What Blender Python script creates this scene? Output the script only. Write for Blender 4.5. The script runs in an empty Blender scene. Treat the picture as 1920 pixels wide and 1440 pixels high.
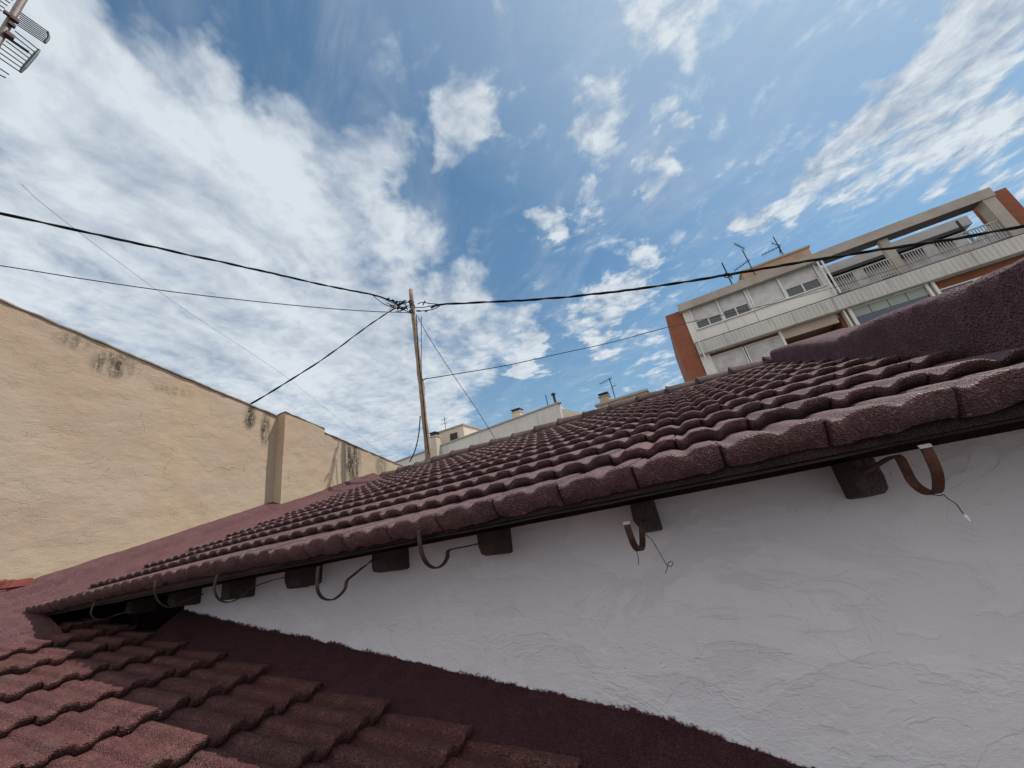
import bpy, math, random
from mathutils import Vector, Matrix, noise as mn
random.seed(7)
C = bpy.context.scene.collection
R = math.radians
V = Vector

# ------------------------------------------------------------------ camera frame
FPX = 700.0
Zc = V((-320, -1727, FPX)).normalized()
_y = V((373.8, 214.6, FPX)); Yc = (_y - Zc * _y.dot(Zc)).normalized()
Xc = Yc.cross(Zc)
def ray(x, y):
    d = V((x - 960, y - 720, FPX)); return V((d.dot(Xc), d.dot(Yc), d.dot(Zc)))
def onX(x, y, v): p = ray(x, y); return p * (v / p.x)
def onY(x, y, v): p = ray(x, y); return p * (v / p.y)

# ------------------------------------------------------------------ materials
def new_mat(name):
    m = bpy.data.materials.new(name); m.use_nodes = True
    nt = m.node_tree; nt.nodes.clear()
    out = nt.nodes.new('ShaderNodeOutputMaterial'); b = nt.nodes.new('ShaderNodeBsdfPrincipled')
    nt.links.new(b.outputs[0], out.inputs[0])
    return m, nt, b
class N:
    def __init__(s, nt): s.nt = nt
    def n(s, t, **k):
        o = s.nt.nodes.new(t)
        for a, v in k.items(): setattr(o, a, v)
        return o
    def lk(s, a, b): s.nt.links.new(a, b)
    def pos(s):
        return s.n('ShaderNodeNewGeometry').outputs['Position']
    def scale(s, vec, sc):
        m = s.n('ShaderNodeVectorMath', operation='MULTIPLY'); s.lk(vec, m.inputs[0]); m.inputs[1].default_value = sc; return m.outputs[0]
    def noise(s, vec, sc, det=4, rough=.55, dist=0):
        o = s.n('ShaderNodeTexNoise'); s.lk(vec, o.inputs['Vector']); o.inputs['Scale'].default_value = sc
        o.inputs['Detail'].default_value = det; o.inputs['Roughness'].default_value = rough; o.inputs['Distortion'].default_value = dist
        return o.outputs[0]
    def rng(s, v, a, b, c=0., d=1., smooth=False):
        o = s.n('ShaderNodeMapRange')
        if smooth: o.interpolation_type = 'SMOOTHSTEP'
        s.lk(v, o.inputs[0]); o.inputs[1].default_value = a; o.inputs[2].default_value = b; o.inputs[3].default_value = c; o.inputs[4].default_value = d
        return o.outputs[0]
    def math(s, op, a, b=None, c=None, clamp=False):
        o = s.n('ShaderNodeMath', operation=op); o.use_clamp = clamp
        for i, v in enumerate((a, b, c)):
            if v is None: continue
            if isinstance(v, (int, float)): o.inputs[i].default_value = v
            else: s.lk(v, o.inputs[i])
        return o.outputs[0]
    def mix(s, f, a, b):
        o = s.n('ShaderNodeMix', data_type='RGBA')
        for i, v in ((0, f), (6, a), (7, b)):
            if isinstance(v, (int, float)): o.inputs[i].default_value = v
            elif isinstance(v, tuple): o.inputs[i].default_value = (*v[:3], 1)
            else: s.lk(v, o.inputs[i])
        return o.outputs[2]
    def bump(s, h, strength, dist, prev=None):
        o = s.n('ShaderNodeBump'); o.inputs['Strength'].default_value = strength; o.inputs['Distance'].default_value = dist
        s.lk(h, o.inputs['Height'])
        if prev is not None: s.lk(prev, o.inputs['Normal'])
        return o.outputs[0]
    def sep(s, v):
        o = s.n('ShaderNodeSeparateXYZ'); s.lk(v, o.inputs[0]); return o.outputs
    def dot(s, v, c):
        o = s.n('ShaderNodeVectorMath', operation='DOT_PRODUCT'); s.lk(v, o.inputs[0]); o.inputs[1].default_value = c; return o.outputs['Value']

def coat(name, c1, c2, c3, grain=1.0, rough=.85, stain=(.10, .085, .05), stain_amt=.35, spec=.3, pale=(.40, .28, .28), pale_amt=.5):
    m, nt, b = new_mat(name); g = N(nt); p = g.pos()
    big = g.noise(p, 1.6, 4); mid = g.noise(p, 9, 5, .6); fine = g.noise(p, 130 * grain, 3, .6); fine2 = g.noise(p, 330 * grain, 2, .6)
    col = g.mix(g.rng(big, .35, .65), c1, c2)
    col = g.mix(g.rng(mid, .4, .7, 0, .7), col, c3)
    st = g.noise(p, 3.7, 6, .65)
    col = g.mix(g.rng(st, .52, .68, 0, stain_amt), col, stain)
    vo = g.n('ShaderNodeTexVoronoi'); g.lk(p, vo.inputs['Vector']); vo.inputs['Scale'].default_value = 190 * grain
    rnd = g.sep(vo.outputs['Color'])[0]
    col = g.mix(g.math('MULTIPLY', g.rng(rnd, .75, 1.0, 0, pale_amt), g.rng(mid, .3, .6)), col, pale)
    col = g.mix(g.rng(fine, .3, .5, .35, 0), col, tuple(x * .45 for x in c1))
    at = g.n('ShaderNodeAttribute'); at.attribute_name = 'tone'
    vm = g.n('ShaderNodeVectorMath', operation='SCALE'); g.lk(col, vm.inputs[0]); g.lk(g.math('ADD', 1., at.outputs['Fac']), vm.inputs['Scale']); col = vm.outputs[0]
    g.lk(col, b.inputs['Base Color'])
    b.inputs['Roughness'].default_value = rough; b.inputs['Specular IOR Level'].default_value = spec
    n1 = g.bump(fine, 1.0, .010 / grain)
    n2 = g.bump(vo.outputs['Distance'], .9, .008 / grain, n1)
    n3 = g.bump(mid, .5, .012, n2)
    g.lk(n3, b.inputs['Normal'])
    return m
M = {}
M['tile_main'] = coat('tile_main', (.134, .056, .058), (.100, .047, .048), (.178, .083, .086), rough=.62, spec=.5, stain=(.085, .072, .045), stain_amt=.45, pale=(.42, .30, .31), pale_amt=.6)
M['tile_low'] = coat('tile_low', (0.135, 0.049, 0.048), (0.102, 0.039, 0.038), (0.176, 0.070, 0.066), grain=.75, rough=.7, stain_amt=.3, pale=(.36, .20, .18), pale_amt=.5)
M['ramp'] = coat('ramp', (0.150, 0.064, 0.068), (0.120, 0.052, 0.057), (0.185, 0.088, 0.090), grain=.7, stain_amt=.2, pale_amt=.25)
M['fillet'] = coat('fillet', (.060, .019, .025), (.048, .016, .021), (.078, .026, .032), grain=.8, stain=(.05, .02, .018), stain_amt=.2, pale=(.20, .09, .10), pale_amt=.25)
M['parapet'] = coat('parapet', (.125, .058, .068), (.095, .046, .055), (.165, .085, .095), grain=.55, stain_amt=.3, pale=(.24, .18, .19), pale_amt=.35)
M['ridge'] = coat('ridge', (.095, .060, .058), (.11, .068, .066), (.085, .062, .054), grain=.6, stain=(.2, .15, .095), stain_amt=.5)
M['timber'] = coat('timber', (.052, .030, .028), (.036, .024, .022), (.075, .045, .038), grain=1.3, stain=(.02, .015, .012), stain_amt=.6, pale_amt=.12)
M['corbel'] = coat('corbel', (.120, .085, .084), (.085, .060, .060), (.155, .110, .105), grain=.9, stain=(.13, .085, .045), stain_amt=.6, pale_amt=.15)

def simple(name, c, rough=.7, metal=0., c2=None, sc=8., bump=0., bsc=60., spec=.4):
    m, nt, b = new_mat(name); g = N(nt); p = g.pos()
    nz = g.noise(p, sc, 5, .6)
    g.lk(g.mix(g.rng(nz, .35, .68), c, c2 or tuple(x * .75 for x in c)), b.inputs['Base Color'])
    b.inputs['Roughness'].default_value = rough; b.inputs['Metallic'].default_value = metal; b.inputs['Specular IOR Level'].default_value = spec
    if bump: g.lk(g.bump(g.noise(p, bsc, 3), bump, .01), b.inputs['Normal'])
    return m
M['rust'] = simple('rust', (.035, .022, .018), .7, .2, (.13, .048, .022), 22, .4, 200)
M['oldmetal'] = simple('oldmetal', (.085, .06, .055), .6, .4, (.045, .032, .030), 25, .3, 200)
M['wire'] = simple('wire', (.02, .017, .017), .6, 0)
M['tip'] = simple('tip', (.36, .33, .31), .7)
M['pole'] = simple('pole', (.33, .235, .16), .85, 0, (.17, .12, .085), 6, .5, 40)
M['cable'] = simple('cable', (.014, .015, .017), .85, 0, spec=.1)
M['cable_grey'] = simple('cable_grey', (.035, .04, .05), .8, 0, spec=.1)
M['antenna'] = simple('antenna', (.045, .06, .06), .5, .6)
M['mast'] = simple('mast', (.16, .12, .105), .6, .3, (.1, .08, .07), 12)
M['copper'] = simple('copper', (.045, .012, .02), .6, .1)
M['plug'] = simple('plug', (.8, .8, .78), .5)
M['brick_bit'] = simple('brick_bit', (.20, .042, .030), .9, 0, (.12, .04, .032), 20, .6, 90)
M['coping'] = simple('coping', (.20, .14, .11), .85, 0, (.33, .27, .20), 5, .5, 60)
M['ground'] = simple('ground', (.15, .142, .13), .95, 0, (.12, .115, .11), 1)
M['cornice'] = simple('cornice', (.42, .37, .30), .85, 0, (.33, .285, .24), 1.2, .2, 30)
M['wall_low'] = simple('wall_low', (.55, .53, .52), .9)
M['pent'] = simple('pent', (.45, .30, .20), .85, 0, (.33, .22, .15), 1.3, .2, 30)
M['shutter'] = simple('shutter', (.60, .565, .53), .6, 0, (.42, .40, .38), 2)
M['rail'] = simple('rail', (.42, .41, .39), .5, 0, (.30, .27, .24), 3)
M['white_frame'] = simple('white_frame', (.70, .69, .66), .5, 0, (.56, .54, .51), 3)
M['dark'] = simple('dark', (.03, .03, .032), .7)
M['soffit_beige'] = simple('soffit_beige', (.46, .36, .28), .85, 0, (.38, .29, .22), 1)
M['green_panel'] = simple('green_panel', (.30, .33, .27), .3, 0, (.24, .27, .23), 1)
M['grey_roof'] = simple('grey_roof', (.40, .38, .36), .85, 0, (.33, .31, .30), .8)
M['chimney_dark'] = simple('chimney_dark', (.05, .045, .045), .7)
M['tan'] = simple('tan', (.42, .34, .25), .9, 0, (.3, .25, .2), 1.2)

def glass(name, c):
    m, nt, b = new_mat(name); b.inputs['Base Color'].default_value = (*c, 1); b.inputs['Roughness'].default_value = .08
    b.inputs['Specular IOR Level'].default_value = .6; return m
M['glass'] = glass('glass', (.05, .058, .06)); M['glass_blue'] = glass('glass_blue', (.05, .065, .10))

def brick(name, c1, c2, mort):
    m, nt, b = new_mat(name); g = N(nt); p = g.pos(); s = g.sep(p)
    cb = g.n('ShaderNodeCombineXYZ'); g.lk(g.math('ADD', s[0], s[1]), cb.inputs[0]); g.lk(s[2], cb.inputs[1])
    t = g.n('ShaderNodeTexBrick'); g.lk(cb.outputs[0], t.inputs[0]); t.inputs['Scale'].default_value = 1
    t.inputs['Brick Width'].default_value = .25; t.inputs['Row Height'].default_value = .07; t.inputs['Mortar Size'].default_value = .008
    t.inputs[1].default_value = (*c1, 1); t.inputs[2].default_value = (*c2, 1); t.inputs[3].default_value = (*mort, 1)
    g.lk(g.mix(g.rng(g.noise(p, 1.1, 5), .35, .7, 0, .55), t.outputs[0], tuple(x * .6 for x in c1)), b.inputs['Base Color'])
    b.inputs['Roughness'].default_value = .9; return m
M['brick'] = brick('brick', (.34, .10, .045), (.26, .078, .038), (.20, .11, .07))

def whitewall():
    m, nt, b = new_mat('white_plaster'); g = N(nt); p = g.pos()
    big = g.noise(p, .9, 5, .6); mid = g.noise(p, 5, 6, .6, .5)
    col = g.mix(g.rng(big, .35, .65), (.76, .73, .735), (.67, .65, .67))
    col = g.mix(g.rng(mid, .5, .75, 0, .5), col, (.78, .78, .82))
    sp = g.noise(p, 42, 4, .7)
    col = g.mix(g.rng(sp, .68, .74, 0, .55), col, (.30, .26, .26))
    pa = g.noise(g.scale(p, (.7, 1, 1.5)), 2.1, 7, .62, .6)
    col = g.mix(g.rng(pa, .50, .545, 0, .55), col, (.80, .78, .785))
    drip = g.noise(g.scale(p, (5, 1, 1.4)), 1.8, 6, .7)
    col = g.mix(g.rng(drip, .60, .74, 0, .22), col, (.48, .43, .41))
    pit = g.n('ShaderNodeTexVoronoi'); g.lk(p, pit.inputs['Vector']); pit.inputs['Scale'].default_value = 9
    col = g.mix(g.math('MULTIPLY', g.rng(pit.outputs['Distance'], .05, .03, 0, .75), g.rng(g.sep(pit.outputs['Color'])[1], .6, .62)), col, (.20, .16, .16))
    # overspray of the mauve roof coating along the foot of the wall
    hz = g.math('MAXIMUM', g.math('ADD', g.dot(p, (.1785, 0, 1)), .882), g.math('ADD', g.dot(p, (.30, 0, 1)), .938))
    edge = g.math('ADD', hz, g.math('MULTIPLY', g.math('SUBTRACT', g.noise(p, 5, 6, .7), .5), -.10))
    spl = g.math('ADD', edge, g.math('MULTIPLY', g.math('SUBTRACT', g.noise(p, 60, 4, .75), .5), -.05))
    f = g.rng(spl, .010, .022, 1, 0)
    bounce_tint = g.rng(hz, .03, .30, 1, 0, True)
    col = g.mix(g.math('MULTIPLY', bounce_tint, .35), col, (.80, .83, .87))  # lower wall tinted lighter and bluer: bounce light put into the colour
    col = g.mix(f, col, (.060, .019, .025))
    g.lk(col, b.inputs['Base Color']); b.inputs['Roughness'].default_value = .85; b.inputs['Specular IOR Level'].default_value = .25
    pw = g.scale(p, (1, 1, 1.9))
    tr = g.noise(pw, 15, 8, .74, .5)
    gr = g.noise(p, 160, 3, .6)
    amt = g.rng(hz, .06, .62, 1.0, .13, True)
    h = g.math('MULTIPLY', tr, amt)
    n1 = g.bump(h, .5, .022)
    n2 = g.bump(gr, .35, .004, n1)
    # shallow trowel ledges
    led0 = g.rng(g.noise(g.scale(p, (.8, 1, 1.4)), 3.2, 3, .5, 1.5), .5, .515)
    n3 = g.bump(g.math('ADD', led0, g.rng(pa, .50, .53)), .35, .007, n2)
    g.lk(n3, b.inputs['Normal']); return m
M['white_plaster'] = whitewall()

def partywall():
    m, nt, b = new_mat('beige_render'); g = N(nt); p = g.pos(); s = g.sep(p)
    big = g.noise(p, .55, 5, .55); mid = g.noise(p, 3.2, 6, .6)
    col = g.mix(g.rng(big, .38, .62), (.435, .325, .228), (.465, .368, .275))
    och = g.noise(g.scale(p, (1, 1.6, .8)), .8, 4, .5)
    col = g.mix(g.rng(och, .52, .74, 0, .5), col, (.49, .34, .20))
    col = g.mix(g.rng(mid, .55, .75, 0, .35), col, (.40, .33, .24))
    # yellowish foot
    foot = g.math('SUBTRACT', s[2], g.math('MULTIPLY', s[1], .314))
    col = g.mix(g.rng(g.math('ADD', foot, g.math('MULTIPLY', mid, .25)), .0, .4, .6, 0), col, (.475, .385, .255))
    # mould running down from the coping
    streak = g.noise(g.scale(p, (1, 16, 2.2)), 1, 5, .65); spot = g.noise(p, 22, 4, .75)
    tex = g.math('MULTIPLY', g.rng(streak, .30, .54), g.rng(spot, .32, .52))
    tot = None
    for (y, z, sy, sz, a) in ((1.80, 3.06, .17, .16, 1.0), (1.42, 3.27, .16, .10, .65), (3.62, 2.66, .085, .18, 1.2), (3.90, 2.50, .07, .26, 1.1), (5.66, 2.05, .16, .45, 1.3), (6.45, 1.95, .14, .2, .7), (2.5, 2.86, .2, .06, .45)):
        dy = g.math('MULTIPLY', g.math('SUBTRACT', s[1], y), 1 / sy); dz = g.math('MULTIPLY', g.math('SUBTRACT', s[2], z), 1 / sz)
        r2 = g.math('ADD', g.math('MULTIPLY', dy, dy), g.math('MULTIPLY', dz, dz))
        w = g.math('MULTIPLY', g.rng(r2, 0, 2.6, 1, 0, True), a)
        tot = w if tot is None else g.math('ADD', tot, w)
    col = g.mix(g.math('MULTIPLY', g.math('MULTIPLY', tot, tex), .95, clamp=True), col, (.055, .048, .038))
    # cracks
    def crack(sc, w, thr, seed):
        wv = g.n('ShaderNodeVectorMath', operation='ADD'); g.lk(g.scale(p, (1, .8, 1.7)), wv.inputs[0])
        nz = g.n('ShaderNodeTexNoise'); g.lk(p, nz.inputs[0]); nz.inputs['Scale'].default_value = 2.4; nz.inputs['Detail'].default_value = 6
        g.lk(g.scale(nz.outputs['Color'], (.55, .55, .55)), wv.inputs[1])
        vo = g.n('ShaderNodeTexVoronoi', feature='DISTANCE_TO_EDGE'); g.lk(wv.outputs[0], vo.inputs['Vector']); vo.inputs['Scale'].default_value = sc
        line = g.rng(vo.outputs['Distance'], 0, w, 1, 0)
        ms = g.n('ShaderNodeVectorMath', operation='ADD'); g.lk(p, ms.inputs[0]); ms.inputs[1].default_value = (seed, seed, seed)
        return g.math('MULTIPLY', line, g.rng(g.noise(ms.outputs[0], 2.1, 3), thr, thr + .06))
    c1 = crack(1.5, .010, .50, 3.); c2 = crack(4.2, .02, .54, 9.)
    cr = g.math('MAXIMUM', c1, g.math('MULTIPLY', c2, .8))
    col = g.mix(g.math('MULTIPLY', cr, .32), col, (.16, .12, .08))
    g.lk(col, b.inputs['Base Color']); b.inputs['Roughness'].default_value = .9; b.inputs['Specular IOR Level'].default_value = .2
    n1 = g.bump(g.noise(g.scale(p, (1, .8, 1.3)), 6, 7, .62), .38, .03)
    n2 = g.bump(g.noise(p, 70, 4, .7), .45, .008, n1)
    n3 = g.bump(g.math('SUBTRACT', 1., cr), .35, .008, n2)
    g.lk(n3, b.inputs['Normal']); return m
M['beige_render'] = partywall()

def facade(name, c, c2, streak=.5):
    m, nt, b = new_mat(name); g = N(nt); p = g.pos()
    st = g.noise(g.scale(p, (2.6, 2.6, .25)), 1.6, 5, .6)
    col = g.mix(g.rng(g.noise(p, .35, 4), .35, .65), c, c2)
    col = g.mix(g.rng(st, .52, .75, 0, streak), col, tuple(x * .5 for x in c))
    g.lk(col, b.inputs['Base Color']); b.inputs['Roughness'].default_value = .85; return m
M['facade_white'] = facade('facade_white', (.74, .70, .63), (.66, .62, .56), .3)
M['fluted'] = facade('fluted', (.56, .53, .475), (.48, .455, .41), .7)
M['far_white'] = facade('far_white', (.62, .585, .52), (.54, .51, .46), .6)
M['far_cream'] = facade('far_cream', (.58, .50, .38), (.50, .43, .33), .3)

# ------------------------------------------------------------------ mesh helpers
class MB:
    def __init__(s): s.v = []; s.f = []
    def add(s, vs, fs):
        o = len(s.v); s.v += [tuple(v) for v in vs]; s.f += [tuple(i + o for i in f) for f in fs]; return s
    def box(s, x0, x1, y0, y1, z0, z1):
        return s.add([(x0, y0, z0), (x1, y0, z0), (x1, y1, z0), (x0, y1, z0), (x0, y0, z1), (x1, y0, z1), (x1, y1, z1), (x0, y1, z1)],
              [(3, 2, 1, 0), (4, 5, 6, 7), (0, 1, 5, 4), (1, 2, 6, 5), (2, 3, 7, 6), (3, 0, 4, 7)])
    def hexa(s, pts): # 8 points: bottom 4 then top 4
        return s.add(pts, [(3, 2, 1, 0), (4, 5, 6, 7), (0, 1, 5, 4), (1, 2, 6, 5), (2, 3, 7, 6), (3, 0, 4, 7)])
    def tube(s, pts, r, n=8, caps=True, flat=1.0):
        pts = [V(p) for p in pts]; k = len(pts); rr = r if isinstance(r, (list, tuple)) else [r] * k
        t0 = (pts[1] - pts[0]).normalized(); up = V((0, 0, 1)) if abs(t0.z) < .9 else V((1, 0, 0))
        a = t0.cross(up).normalized(); vs = []
        for i, p in enumerate(pts):
            t = (pts[min(i + 1, k - 1)] - pts[max(i - 1, 0)]).normalized()
            a = (a - t * a.dot(t)).normalized(); b = t.cross(a)
            for j in range(n):
                th = 2 * math.pi * j / n; vs.append(p + a * math.cos(th) * rr[i] + b * math.sin(th) * rr[i] * flat)
        fs = [(i * n + j, i * n + (j + 1) % n, (i + 1) * n + (j + 1) % n, (i + 1) * n + j) for i in range(k - 1) for j in range(n)]
        if caps: fs += [tuple(range(n))[::-1], tuple((k - 1) * n + j for j in range(n))]
        return s.add(vs, fs)
    def strap(s, pts, wdir, w, t):
        # flat bar following pts, wide along wdir, thickness t
        pts = [V(p) for p in pts]; k = len(pts); wd = V(wdir).normalized(); vs = []
        for i, p in enumerate(pts):
            tg = (pts[min(i + 1, k - 1)] - pts[max(i - 1, 0)]).normalized(); nn = tg.cross(wd).normalized()
            for a, b_ in ((-1, -1), (1, -1), (1, 1), (-1, 1)): vs.append(p + wd * a * w / 2 + nn * b_ * t / 2)
        fs = [(i * 4 + j, i * 4 + (j + 1) % 4, (i + 1) * 4 + (j + 1) % 4, (i + 1) * 4 + j) for i in range(k - 1) for j in range(4)]
        fs += [(3, 2, 1, 0), tuple((k - 1) * 4 + j for j in range(4))]
        return s.add(vs, fs)
    def grid(s, rows):
        w = len(rows[0]); vs = [v for r in rows for v in r]
        return s.add(vs, [(i * w + j, i * w + j + 1, (i + 1) * w + j + 1, (i + 1) * w + j) for i in range(len(rows) - 1) for j in range(w - 1)])
    def prism(s, poly, x0, x1, axis='x'):
        n = len(poly)
        if axis == 'x': a = [(x0, p[0], p[1]) for p in poly]; b = [(x1, p[0], p[1]) for p in poly]
        else: a = [(p[0], x0, p[1]) for p in poly]; b = [(p[0], x1, p[1]) for p in poly]
        return s.add(a + b, [tuple(range(n)), tuple(range(2 * n - 1, n - 1, -1))] + [(i, i + n, (i + 1) % n + n, (i + 1) % n) for i in range(n)])
    def build(s, name, mat, parent=None, smooth=False, bevel=0.):
        me = bpy.data.meshes.new(name); me.from_pydata(s.v, [], s.f); me.materials.append(M[mat] if isinstance(mat, str) else mat)
        if smooth: me.polygons.foreach_set('use_smooth', [True] * len(me.polygons))
        me.update(); o = bpy.data.objects.new(name, me); C.objects.link(o)
        if parent is not None: o.parent = parent; o.matrix_parent_inverse = Matrix.Translation(-V(parent.location)) if parent.type == 'EMPTY' else Matrix.Identity(4)
        if bevel: md = o.modifiers.new('b', 'BEVEL'); md.width = bevel; md.segments = 2; md.limit_method = 'ANGLE'
        return o
def thing(name, label, cat, loc=(0, 0, 0), group=None):
    o = bpy.data.objects.new(name, None); C.objects.link(o); o.location = loc; o['label'] = label; o['category'] = cat
    if group: o['group'] = group
    return o
def tag(o, label, cat, group=None):
    o['label'] = label; o['category'] = cat
    if group: o['group'] = group
    return o
def fb(x, y, z, oct=4): return mn.fractal(V((x, y, z)), 1.0, 2.0, oct)
def cat(pts, n=8):
    pts = [V(p) for p in pts]; out = []; k = len(pts)
    for i in range(k - 1):
        p0, p1, p2, p3 = pts[max(i - 1, 0)], pts[i], pts[i + 1], pts[min(i + 2, k - 1)]
        for j in range(n):
            t = j / n; out.append(.5 * ((2 * p1) + (p2 - p0) * t + (2 * p0 - 5 * p1 + 4 * p2 - p3) * t * t + (3 * p1 - p0 - 3 * p2 + p3) * t ** 3))
    out.append(pts[-1]); return out
def sstep(a, b, x):
    t = min(1, max(0, (x - a) / (b - a))); return t * t * (3 - 2 * t)

# ------------------------------------------------------------------ tiles
def wave(u, per, A, sharp=False):
    q = (u / per) % 1.0
    if sharp:   # flat pan, step, nearly flat roll
        if q < .50: return A * (.10 * (q / .5) + (1 - sstep(0, .07, q)) * .9)
        return A * (sstep(.50, .56, q) * (.86 + .14 * math.sin((q - .5) * 2 * math.pi)) + .10 * (1 - sstep(.50, .56, q)))
    return A * (.5 - .5 * math.cos(2 * math.pi * ((q - .27) % 1.0) ** 1.0)) if False else _w(q, A)
def _w(q, A):
    # narrow round trough just right of the joint, broad domed roll
    t = ((q - .22 + .5) % 1.0 - .5) / .30
    dip = .5 + .5 * math.cos(math.pi * t) if abs(t) < 1 else 0.
    return A * (1 - dip) * (.86 + .14 * math.sin(math.pi * min(1, max(0, (q - .35) / .65))))

def tile_field(mb, place, nrows, gauge, u0, u1, w, A, thick, front, joint0, shift, du_near, near_u, seed, du_far=.022, gap=.008, vstart=0.0, edge_noise=.004, sharp=False, nose=.015, undercut=.024, thick0=None, hgt=0.):
    rnd = random.Random(seed)
    per = w / 2; tones = []
    for j in range(nrows):
        thick_ = thick; thick = (thick0 or thick) if j == 0 else thick_; tn = {}
        off = joint0 + shift * j + rnd.uniform(-.006, .006)
        k0 = math.floor((u0 - off) / w)
        us = []; k = k0
        while True:
            a = off + k * w; b = a + w; k += 1
            if b < u0: continue
            if a > u1: break
            du = du_near if min(abs(a - near_u), abs(b - near_u)) < 2.2 + .0 * j and j < 6 else du_far
            n = max(6, int((w - 2 * gap) / du)); seg = [a + .0022] + [a + .0060 + (w - .012) * i / n for i in range(n + 1)] + [b - .0022]; n += 2
            tz = rnd.uniform(-.004, .004); tv = rnd.uniform(-.009, .009); tw = rnd.uniform(-.012, .012)
            for i, uu in enumerate(seg): us.append((min(max(uu, u0), u1), k, tz + tw * (uu - a), tv, (i == 0 or i == n)))
        v0 = vstart + gauge * j
        fr = front if j == 0 else thick + .012
        near = j < 5
        nr = (.014 if j == 0 else nose); uc = (.030 if j == 0 else undercut)
        rows = []
        for q in ([1.0, .75, .5, .25] if near else [1.0, .5]):          # face below the rounded nose, undercut
            r = []
            for (u, kk, tz, tv, jt) in us:
                ww = wave(u - off, per, A * (.82 if j == 0 else 1), sharp)
                top = ww + thick - nr; bot = (ww * .05 if j == 0 else ww) + thick - fr
                z = top + (bot - top) * q + tz * (1 - q)
                nz = fb(u * 24, v0 * 24 + q * 3, seed, 3) * edge_noise
                if j == 0 and q == 1.0: z += fb(u * 9, seed, 4, 3) * .012
                r.append(place(u, v0 + tv + uc * q * q + nz + (.022 if jt else 0), z))
            rows.append(r)
        for ph in ([0, 22, 45, 67] if near else [0, 45]):
            ph = R(ph); r = []
            for (u, kk, tz, tv, jt) in us:
                ww = wave(u - off, per, A * (.82 if j == 0 else 1), sharp); nz = fb(u * 26, v0 * 26 + ph, seed, 4) * edge_noise
                r.append(place(u, v0 + tv + nr - nr * math.cos(ph) + nz + (.022 if jt else 0), ww + thick - nr + nr * math.sin(ph) + tz + nz * .5 - (.014 if jt else 0)))
            rows.append(r)
        ss = [nr, .05, .09, .14, .2, .27, .34, gauge + .03] if near else [nr, .06, .15, .27, gauge + .03]
        if j == 0 and nr > .045: ss[1] = nr + .01
        ss = [x for x in ss if x < gauge] + [gauge + .03]
        for s_ in ss:
            r = []
            for (u, kk, tz, tv, jt) in us:
                ww = wave(u - off, per, A * (.82 if j == 0 else 1), sharp)
                z = ww + thick * (1 - (s_ - nr) / (gauge - nr)) + tz * (1 - s_ / gauge) - (.012 if jt else 0)
                nz = (fb(u * 26, (v0 + s_) * 26, seed, 4) * edge_noise * .55)
                r.append(place(u, v0 + tv + s_, z + nz))
            rows.append(r)
        mb.grid(rows)
        for (u, kk, tz, tv, jt) in us:
            if kk not in tn: tn[kk] = rnd.choice((rnd.uniform(-.07, .07), rnd.uniform(-.07, .07), rnd.uniform(-.20, .20))) * (.4 if j == 0 else 1)
        tones += [tn[q[1]] for q in us] * len(rows) + [0.] * (4 * len(rows)); thick = thick_
        # closed ends: side walls
        for e_ in (0, -1):
            pts = [r[e_] for r in rows]
            low = [V(p) - V((0, 0, .03)) for p in pts]
            mb.grid([[tuple(p) for p in pts], [tuple(p) for p in low]])
    return tones
def set_tone(o, tones):
    a = o.data.attributes.new('tone', 'FLOAT', 'POINT'); a.data.foreach_set('value', tones)

T = .3139; PC = -.3616
def roofz(y): return PC + T * y
RY = 6.2                                     # ridge
XL, XR = -5.82, 1.56                         # tile field ends
sl = math.sqrt(1 + T * T)
G = .40 * sl
def place_main(u, v, h):
    y = 1.444 + v / sl - h * T / sl; z = roofz(1.444 + v / sl) + h / sl
    sag = .012 * math.sin(u * 1.3) * max(0, 1 - v / 5)
    return (u, y, z + sag)

house = thing('house', 'house with the long mauve tiled roof above the shaded white wall', 'house', (-2, 4, 0))
mb = MB()
tones = tile_field(mb, place_main, 12, G, XL, XR, .298, .021, .048, .078, .081, -.149, .0085, .6, 3, du_far=.014, thick0=.058, nose=.009, undercut=.045)
tiles = mb.build('tiled_roof', 'tile_main', house, smooth=True); set_tone(tiles, tones)
# plain slab under tiles, closes the soffit
mb = MB(); mb.hexa([(XL - .7, 1.50, roofz(1.5) - .05), (XR + .3, 1.50, roofz(1.5) - .05), (XR + .3, RY, roofz(RY) - .05), (XL - .7, RY, roofz(RY) - .05),
                    (XL - .7, 1.50, roofz(1.5) - .012), (XR + .3, 1.50, roofz(1.5) - .012), (XR + .3, RY, roofz(RY) - .012), (XL - .7, RY, roofz(RY) - .012)])
mb.build('roof_boarding', 'timber', house)
mb = MB(); mb.hexa([(XL - .7, RY, roofz(RY) - .10), (XR + .3, RY, roofz(RY) - .10), (XR + .3, 10.9, roofz(RY) - 1.6), (XL - .7, 10.9, roofz(RY) - 1.6),
                    (XL - .7, RY, roofz(RY)), (XR + .3, RY, roofz(RY)), (XR + .3, 10.9, roofz(RY) - 1.5), (XL - .7, 10.9, roofz(RY) - 1.5)])
mb.build('back_slope', 'tile_main', house)
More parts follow.
